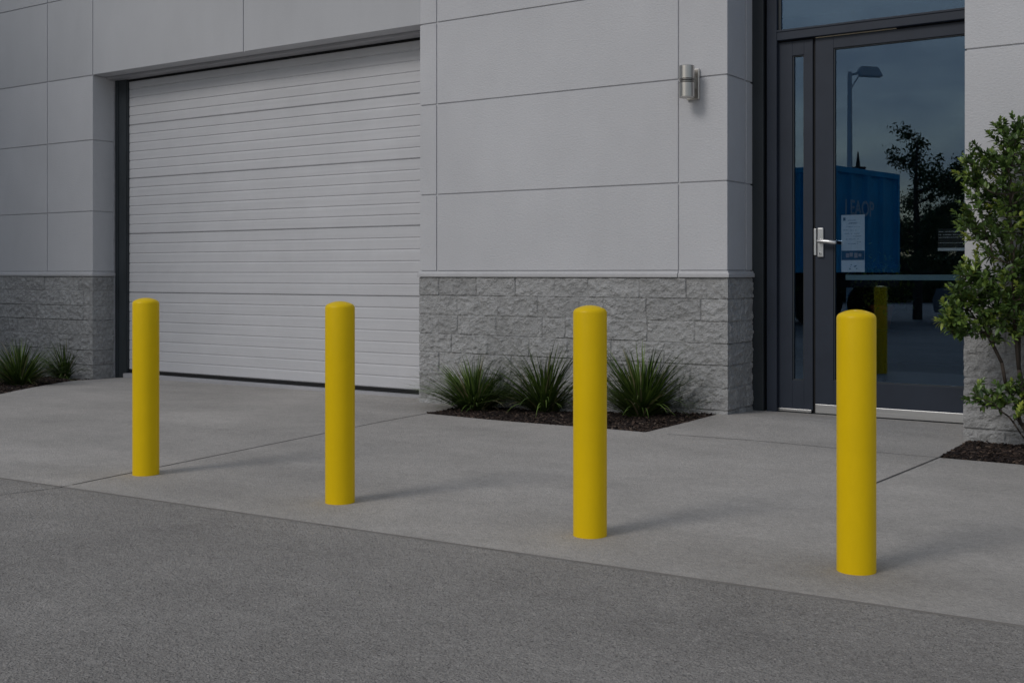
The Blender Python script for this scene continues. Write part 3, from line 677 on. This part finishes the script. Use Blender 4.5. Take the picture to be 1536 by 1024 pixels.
def shrub():
    rnd = random.Random(21); p0 = gnd(1551, 676); par = empty('shrub', p0)
    tag(par, 'tall leafy green shrub growing in the mulch bed right of the entrance', 'shrub')
    depth = FW.dot(Vector((p0.x, p0.y))); px2m = depth / F_PX
    def loc(px, py, dd=0):                   # picture position at the shrub's distance, as an offset from its base
        q = RT * ((px - 1551) * px2m) + FW * dd
        return Vector((q.x, q.y, (HZ - py) * px2m + H - p0.z))
    lobes = [(1515, 225, 36, 50, 26), (1488, 262, 38, 50, 30), (1540, 270, 70, 80, 40), (1478, 330, 40, 50, 34), (1535, 350, 75, 70, 60), (1462, 430, 36, 34, 32), (1500, 430, 50, 60, 44),
             (1560, 440, 80, 70, 55), (1446, 478, 33, 30, 30), (1500, 490, 44, 32, 26), (1432, 490, 20, 14, 8), (1486, 597, 32, 18, 16), (1530, 590, 20, 20, 5), (1600, 300, 55, 90, 40), (1610, 420, 60, 80, 42), (1606, 530, 50, 40, 22),
             (1455, 262, 14, 26, 9), (1540, 200, 30, 22, 10), (1530, 622, 24, 18, 8)]
    att = []
    for (cx, cy, rx, ry, n) in lobes:
        for _ in range(int(n * 1.9)):
            while True:
                a, b_, c_ = [rnd.uniform(-1, 1) for _ in range(3)]
                if a * a + b_ * b_ + c_ * c_ < 1: break
            att.append(loc(cx + a * rx, cy + b_ * ry, c_ * max(rx, ry) * px2m * .9))
    nodes = []                               # (pos, parent, dist from root)
    def add(p, par_): nodes.append((p, par_, 0 if par_ < 0 else nodes[par_][2] + (p - nodes[par_][0]).length)); return len(nodes) - 1
    root = add(Vector((0, 0, -.02)), -1)
    for tp, bend in (((1540, 300, .1), (1520, 520)), ((1508, 262, -.1), (1512, 540)), ((1476, 440, .12), (1516, 600)), ((1560, 420, -.15), (1558, 590)), ((1605, 330, 0), (1585, 560)), ((1470, 595, -.1), (1530, 640)), ((1575, 260, .15), (1565, 520))):
        a, m_, c_ = Vector((0, 0, 0)), loc(*bend), loc(*tp); prev = root
        for k in range(1, 9):
            t = k / 8; q = a * (1 - t) ** 2 + m_ * 2 * t * (1 - t) + c_ * t * t + Vector([rnd.gauss(0, .012) for _ in range(3)])
            prev = add(q, prev)
    att.sort(key=lambda q: min((q - n[0]).length for n in nodes))
    tips = []
    for q in att:
        j = min(range(1, len(nodes)), key=lambda i: (nodes[i][0] - q).length + .12 * nodes[i][2] + (.3 if nodes[i][0].z > q.z + .02 else 0))
        a = nodes[j][0]; dv = q - a; dist = dv.length; steps = max(1, int(dist / .09)); prev = j
        for k in range(1, steps + 1):
            t = k / steps; r = a + dv * t + Vector((0, 0, -.06 * dist * math.sin(math.pi * t))) + Vector([rnd.gauss(0, .006) for _ in range(3)])
            prev = add(r, prev)
        tips.append(prev)
    wt = [0.0] * len(nodes)
    for t in tips:
        wt[t] += 1
    for i in range(len(nodes) - 1, 0, -1):
        wt[nodes[i][1]] += wt[i]
    st = MB()
    for i in range(1, len(nodes)):
        a, b_ = nodes[nodes[i][1]][0], nodes[i][0]
        ra = min(.015, .0015 + .0008 * math.sqrt(max(wt[nodes[i][1]], .3))); rb = min(.015, .0014 + .0008 * math.sqrt(max(wt[i], .3)))
        if (b_ - a).length > 1e-4: st.tube([a, b_ + (b_ - a).normalized() * .002], [ra, rb], 6)
    o = st.build('stems', M['twig'], smooth=True); o.parent = par
    lf = MB()
    for i in range(1, len(nodes)):
        if wt[i] > 16: continue
        a, b_ = nodes[nodes[i][1]][0], nodes[i][0]; d = (b_ - a)
        if d.length < 1e-3 or b_.z < .25: continue
        is_tip = wt[i] <= 1; d.normalize(); fresh = rnd.random() < .25 and is_tip
        base_t = rnd.uniform(.15, .6) + (.25 if fresh else 0)
        for k in range(3):
            q = a.lerp(b_, (k + .5) / 3); ang = rnd.uniform(0, 6.28)
            s1 = d.orthogonal().normalized(); s1.rotate(Matrix.Rotation(ang, 3, d))
            for sg in (-1, 1):
                dd = d * rnd.uniform(.45, .8) + s1 * sg * rnd.uniform(.6, 1) + Vector((0, 0, .25))
                leaf_quad(lf, q, dd, Vector((rnd.gauss(0, .35), rnd.gauss(0, .35), 1)), rnd.uniform(.045, .074), rnd.uniform(.022, .034), max(0, min(1, base_t + rnd.gauss(0, .12))))
        if is_tip and i in tips:
            up = (d + Vector((0, 0, .7))).normalized()
            e_ = b_ + up * rnd.uniform(.04, .10); st2 = b_
            for k in range(11):
                q = st2.lerp(e_, (k + 1) / 11); s1 = up.orthogonal().normalized(); s1.rotate(Matrix.Rotation(k * 2.2 + i, 3, up))
                dd = up * (.35 + k * .09) + s1 * (1 - k * .06)
                leaf_quad(lf, q, dd, Vector((rnd.gauss(0, .3), rnd.gauss(0, .3), 1)), rnd.uniform(.038, .070) * (1 - .03 * k), rnd.uniform(.017, .028), max(0, min(1, base_t + .02 * k + rnd.gauss(0, .08) + (.12 if fresh else 0))))
    o = lf.build('foliage', M['leaf'], tone=True); o.parent = par
shrub()

# ================================================================ WHAT THE GLASS REFLECTS (across the lot, behind the camera)
def mirr(px, depth):                          # where a thing must stand to be seen at px in the glass, at this total distance
    d = ray(px, 0); return Vector((d.x * depth, 2 * YG - d.y * depth))
c0, c1 = mirr(1250, 28.3), mirr(1350, 31.0)
ex = (c1 - c0).normalized(); ang = math.atan2(ex.y, ex.x)
ct = empty('shipping_container', (c0.x, c0.y, 1.32), ang); tag(ct, 'blue corrugated shipping container reflected in the entrance glass', 'shipping container')
wid_, len_, hgt_ = (c1 - c0).length, 6.06, 2.62
# local x along the end face, local y inwards or outwards: pick the side that lies away from the glass
eyl = Vector((-ex.y, ex.x)); sgn = -1 if (eyl.y > 0) else 1
def corr(mb, a, b, nrm, z0, z1, n):           # corrugated wall between two local points
    a, b = Vector(a), Vector(b); nrm = Vector(nrm); vs = []; m = 0
    for i in range(n):
        for f, o in ((0, 0), (.22, 0), (.30, -.09), (.92, -.09)):
            p = a.lerp(b, (i + f) / n) + nrm * o; vs += [(p.x, p.y, z0), (p.x, p.y, z1)]; m += 1
    p = b; vs += [(p.x, p.y, z0), (p.x, p.y, z1)]; m += 1
    mb.add(vs, [(2 * i, 2 * i + 2, 2 * i + 3, 2 * i + 1) for i in range(m - 1)])
mb = MB(); yy = sgn * len_
corr(mb, (.1, sgn * .02), (wid_ - .1, sgn * .02), (0, -sgn * 1), .12, hgt_ - .12, 4)
corr(mb, (.02, 0), (.02, yy), (-1, 0), .12, hgt_ - .12, 20); corr(mb, (wid_ - .02, 0), (wid_ - .02, yy), (1, 0), .12, hgt_ - .12, 20); corr(mb, (.1, yy), (wid_ - .1, yy), (0, sgn), .12, hgt_ - .12, 8)
mb.build('corrugated_wall', M['blue'], ct)
mb = MB()
y0_, y1_ = min(0, yy), max(0, yy)
for z0, z1 in ((0, .14), (hgt_ - .14, hgt_)):
    mb.box(.12, wid_ - .12, y0_, y0_ + .1, z0, z1); mb.box(.12, wid_ - .12, y1_ - .1, y1_, z0, z1); mb.box(0, .1, y0_ + .12, y1_ - .12, z0, z1); mb.box(wid_ - .1, wid_, y0_ + .12, y1_ - .12, z0, z1)
for x0 in (0, wid_ - .12):
    for y0 in (y0_, y1_ - .12): mb.box(x0, x0 + .12, y0, y0 + .12, 0, hgt_)
mb.build('frame', M['blue'], ct, bevel=.01)
MB().box(.05, wid_ - .05, y0_ + .05, y1_ - .05, hgt_ - .05, hgt_ - .03).build('roof', M['blue'], ct)
MB().box(.05, wid_ - .05, y0_ + .05, y1_ - .05, .05, .08).build('floor', M['chassis'], ct)
def writing(body, size, x, z, flip):
    cu = bpy.data.curves.new('t', 'FONT'); cu.body = body; cu.size = size; cu.extrude = .004; cu.offset = .012
    to = bpy.data.objects.new('t', cu); C.objects.link(to); dg = bpy.context.evaluated_depsgraph_get(); me = bpy.data.meshes.new_from_object(to.evaluated_get(dg)); bpy.data.objects.remove(to)
    # the photographed reflection shows the letters the readable way round
    me.transform(Matrix.Translation((x, -sgn * .07, z)) @ Matrix.Rotation(R_(90), 4, 'X'))
    me.materials.clear(); me.materials.append(M['letter']); o = bpy.data.objects.new('lettering', me); C.objects.link(o); o.parent = ct
writing('I EAOP', .52, .45, 1.44, False)
tr = empty('trailer', (c0.x, c0.y, 0), ang); tag(tr, 'black trailer chassis on wheels carrying the blue container', 'trailer')
mb = MB(); mb.box(.5, .75, y0_ - .2, y1_ + .2, .95, 1.27); mb.box(wid_ - .75, wid_ - .5, y0_ - .2, y1_ + .2, .95, 1.27)
for k in range(5): yk = lerp(y0_ + .2, y1_ - .3, k / 4); mb.box(.1, wid_ - .1, yk, yk + .12, 1.275, 1.315)
mb.box(.75, wid_ - .75, y0_ - .2, y0_ - .1, .95, 1.25); mb.box(.75, wid_ - .75, y1_ + .1, y1_ + .2, .95, 1.25)
mb.build('chassis', M['chassis'], tr, bevel=.01)
for yk in (.8, 2.0, 4.9):
    for xk in (.25, wid_ - .5):
        mb = MB(); q = sgn * yk
        prof_ = [(.25, 0), (.48, .02), (.5, .06), (.5, .22), (.48, .26), (.25, .28)]
        n = 24; vs = []; fs = []
        for r, zz_ in prof_: vs += [(xk + zz_ - .02, q + r * math.cos(2 * math.pi * k / n), .5 + r * math.sin(2 * math.pi * k / n)) for k in range(n)]
        for i in range(len(prof_) - 1):
            for k in range(n): fs.append((i * n + k, i * n + (k + 1) % n, (i + 1) * n + (k + 1) % n, (i + 1) * n + k))
        fs += [tuple(range(n))[::-1], tuple(range(5 * n, 6 * n))]
        mb.add(vs, fs); mb.build('wheel', M['tyre'], tr)
# street lamp
pl = mirr(1274.5, 33.5); dpt = 33.5; up = lambda py: H + (HZ - py) / F_PX * dpt
sl = empty('street_lamp', (pl.x, pl.y, 0)); tag(sl, 'tall grey street lamp with a flat head, reflected above the blue container', 'street lamp')
MB().lathe([(.16, 0), (.16, .02), (.10, .06), (.095, 1), (.062, up(112)), (.05, up(108))], 20).build('pole', M['pole'], sl, smooth=True)
hd_ = mirr(1300, 33.5) - pl; hd_.normalize(); zt = up(110)
a_ = math.atan2(hd_.y, hd_.x); arm = empty('arm_mount', (0, 0, 0))
bpy.data.objects.remove(arm)
mb = MB(); mb.tube([(0, 0, zt - .05), (hd_.x * .35, hd_.y * .35, zt + .02)], [.04, .04], 10); mb.tube([(0, 0, zt - .5), (hd_.x * .3, hd_.y * .3, zt - .02)], [.02, .02], 8); mb.build('arm', M['pole'], sl)
mb = MB(); rx = Matrix.Rotation(a_, 4, 'Z')
vs = [(.22, -.12, .02), (.22, .12, .02), (.30, .17, .16), (.30, -.17, .16), (.92, -.17, -.14), (.92, .17, -.14), (.78, .15, .13), (.78, -.15, .13), (.30, -.15, -.12), (.30, .15, -.12)]
vs = [rx @ Vector(v) + Vector((0, 0, zt + .03)) for v in vs]
mb.add(vs, [(0, 1, 2, 3), (3, 2, 6, 7), (7, 6, 5, 4), (4, 5, 9, 8), (8, 9, 1, 0), (1, 9, 5, 6, 2), (0, 3, 7, 4, 8)]); mb.build('lamp_head', M['pole'], sl, bevel=.02)
# mast on the skyline
q = mirr(1287, 50); mt = empty('radio_mast', (q.x, q.y, 0)); tag(mt, 'thin lattice mast behind the container, by the street lamp', 'mast')
zz2 = lambda py: H + (HZ - py) / F_PX * 50
MB().tube([(0, 0, 0), (0, 0, zz2(250)), (0, 0, zz2(228))], [.12, .10, .03], 6).build('pole', M['chassis'], mt)
MB().lathe([(.12, zz2(262)), (.36, zz2(252)), (.36, zz2(251)), (.14, zz2(252))], 8).build('platform', M['chassis'], mt)
# trees
M['treeleaf'], _ = toned('tree_leaf', [(0, (.04, .065, .025)), (1, (.13, .18, .06))], .7)
def tree(x, y, h, spread, seed, label, dens=1.0, trunk=.14, tight=.13):
    rnd = random.Random(seed); par = empty('tree', (x, y, -.1)); tag(par, label, 'tree', 'trees across the parking lot')
    tb = MB(); lb = MB()
    tb.tube([(0, 0, 0), (.03, .02, h * .35), (-.04, .05, h * .7), (0, 0, h * .97)], [trunk, trunk * .75, trunk * .4, .02], 10)
    nb = int(34 * dens)
    for k in range(nb):
        t = rnd.uniform(.25, .97); z = h * t; az = k * 2.4 + rnd.gauss(0, .3)
        L_ = spread * (1.08 - t) ** .55 * rnd.uniform(.6, 1.05); rise = rnd.uniform(.15, .6)
        end = Vector((math.cos(az) * L_, math.sin(az) * L_, z + L_ * rise)); st_ = Vector((0, 0, z)); mid = st_.lerp(end, .5) + Vector((0, 0, -.08 * L_))
        tb.tube([st_, mid, end], [trunk * .28 * (1.1 - t) + .012, .018, .006], 5)
        for j in range(int(46 * L_ / spread * 1.4) + 12):
            u = rnd.uniform(.25, 1.05); q = st_.lerp(mid, u * 2) if u < .5 else mid.lerp(end, (u - .5) * 2)
            cc = q + Vector([rnd.gauss(0, tight * (1.3 - u * .5)) * spread * .45 for _ in range(3)]); tn = rnd.uniform(0, 1)
            for _ in range(6):
                r = cc + Vector([rnd.gauss(0, .10) for _ in range(3)]); d = Vector([rnd.gauss(0, 1) for _ in range(3)]).normalized(); s_ = d.orthogonal().normalized()
                l2, w2 = rnd.uniform(.09, .17), rnd.uniform(.04, .07)
                lb.add([r, r + d * l2 * .5 + s_ * w2 / 2, r + d * l2, r + d * l2 * .5 - s_ * w2 / 2], [(0, 1, 2, 3)], tn)
    tb.build('trunk', M['twig'], par); lb.build('crown', M['treeleaf'], par, tone=True)
q = mirr(1376, 33.0); tree(q.x, q.y, 5.35, 2.4, 31, 'dark tree standing beside the blue container across the lot', .8, tight=.055)
q = mirr(1445, 36.0); tree(q.x, q.y, 4.6, 1.7, 32, 'dark tree beyond the right edge of the entrance glass reflection', .6)
for k, (px_, dp_, hh) in enumerate(((1340, 62, 4.6), (1375, 60, 4.2), (1405, 64, 5.0), (1440, 60, 4.6), (1480, 62, 5.4), (1250, 66, 4.6), (1190, 64, 5))):
    q = mirr(px_, dp_); tree(q.x, q.y, hh, 2.5, 40 + k, 'bushy tree in the distant row across the lot', .7, .2)
def hedge():
    rnd = random.Random(77); mb = MB(); a, b_ = mirr(1120, 52), mirr(1520, 52)
    for k in range(16000):
        p = a.lerp(b_, rnd.random()); z = rnd.uniform(0, 2.0 + .5 * noise.noise(Vector((p.x * .5, 0, 0)))); r = Vector((p.x + rnd.gauss(0, .3), p.y + rnd.gauss(0, .4), z))
        d = Vector([rnd.gauss(0, 1) for _ in range(3)]).normalized(); s_ = d.orthogonal().normalized()
        mb.add([r, r + d * .12 + s_ * .06, r + d * .24, r + d * .12 - s_ * .06], [(0, 1, 2, 3)], rnd.random())
    tag(mb.build('hedge', M['treeleaf'], tone=True), 'long green hedge bordering the far side of the lot', 'hedge')
hedge()
# parked car across the lot
def car():
    q = mirr(1545, 29); par = empty('parked_car', (q.x, q.y, -.01), R_(8)); tag(par, 'silver parked car with dark windows, reflected low in the entrance glass', 'car')
    side = [(-2.1, .35), (-2.15, .62), (-2.05, .88), (-1.55, .95), (-1.0, 1.0), (-.5, 1.42), (.1, 1.50), (.9, 1.46), (1.55, 1.02), (2.1, .95), (2.2, .6), (2.15, .35)]
    mb = MB(); n = len(side); vs = []
    for yk, sc_, zo in ((-.86, .97, 0), (-.80, 1, 0), (.80, 1, 0), (.86, .97, 0)): vs += [(x * sc_, yk * (.84 if z > 1.1 else 1), z) for x, z in side]
    mb.add(vs, [(j * n + i, j * n + (i + 1) % n, (j + 1) * n + (i + 1) % n, (j + 1) * n + i) for j in range(3) for i in range(n)] + [tuple(range(n)), tuple(range(3 * n, 4 * n))[::-1]])
    smooth_angle(mb.build('body', M['carpaint'], par, bevel=.07, seg=4), 50)
    mb = MB()
    for s_ in (-1, 1): mb.add([(-.85, s_ * .868, 1.02), (1.35, s_ * .868, 1.05), (.85, s_ * .74, 1.40), (-.42, s_ * .74, 1.38)], [(0, 1, 2, 3)])
    mb.add([(-1.0, -.74, 1.02), (-1.0, .74, 1.02), (-.55, .62, 1.42), (-.55, -.62, 1.42)], [(0, 1, 2, 3)]); mb.add([(1.53, -.72, 1.06), (1.53, .72, 1.06), (.98, .6, 1.45), (.98, -.6, 1.45)], [(0, 1, 2, 3)])
    mb.build('window', M['carglass'], par)
    for xk in (-1.35, 1.35):
        for s_ in (-1, 1):
            mb = MB(); mb.tube([(xk, s_ * .72, .33), (xk, s_ * .90, .33)], [.33, .33], 28); w_ = mb.build('wheel', M['tyre'], par)
            mb = MB(); mb.tube([(xk, s_ * .895, .33), (xk, s_ * .91, .33)], [.20, .19], 20); r_ = mb.build('rim', M['alu'], None); r_.parent = w_
car()
# out-of-view hall, added to darken the left end of the facade
nb = empty('added_shade_hall', (-26.7, -3, 0)); tag(nb, 'plain grey hall added outside the picture to shade the left wall', 'hall')
MB().box(-9.5, 9.5, -4, 4, -.1, 12).build('wall', M['header'], nb, bevel=.02)
MB().box(-9.7, 9.7, -4.2, 4.2, 12, 12.2).build('roof', M['steel_dark'], nb, bevel=.02)
for k in range(5):
    o = MB().box(-8 + k * 3.6, -6.2 + k * 3.6, 4.0, 4.05, 2, 4).build('window', M['frame'], nb); p_ = MB().box(-7.9 + k * 3.6, -6.3 + k * 3.6, 4.05, 4.06, 2.1, 3.9).build('pane', M['carglass'], None); p_.parent = o
# a plant on a stand inside, behind the glass
q = Vector((wx(1322, 11.6), 11.6)); z_ = wz(1322, 497, 11.6)
pp = empty('potted_plant', (q.x, q.y, .07)); tag(pp, 'dry bushy plant in a terracotta pot on a dark stand inside the entrance', 'potted plant')
zs = wz(1322, 493, 11.6)
MB().lathe([(.07, 0), (.12, .01), (.12, .03), (.04, .05), (.04, zs - .11), (.12, zs - .09), (.12, zs - .07)], 20).build('stand', M['chassis'], pp)
MB().lathe([(.08, zs - .07), (.11, zs + .12), (.125, zs + .13), (.125, zs + .17), (.10, zs + .17), (.09, zs + .14)], 24).build('pot', M['terracotta'], pp, smooth=True)
mb = MB(); rnd = random.Random(5)
for k in range(500):
    r = Vector((rnd.gauss(0, .12), rnd.gauss(0, .12), zs + .36 + rnd.gauss(0, .12))); d = Vector([rnd.gauss(0, 1) for _ in range(3)]).normalized(); leaf_quad(mb, r, d, Vector((0, 0, 1)), .06, .03, rnd.random())
for k in range(12): mb.tube([(0, 0, zs + .14), (rnd.gauss(0, .05), rnd.gauss(0, .05), zs + .25), (rnd.gauss(0, .12), rnd.gauss(0, .12), zs + .42)], [.005, .004, .002], 5)
mb.build('foliage', M['leaf'], pp, tone=True)
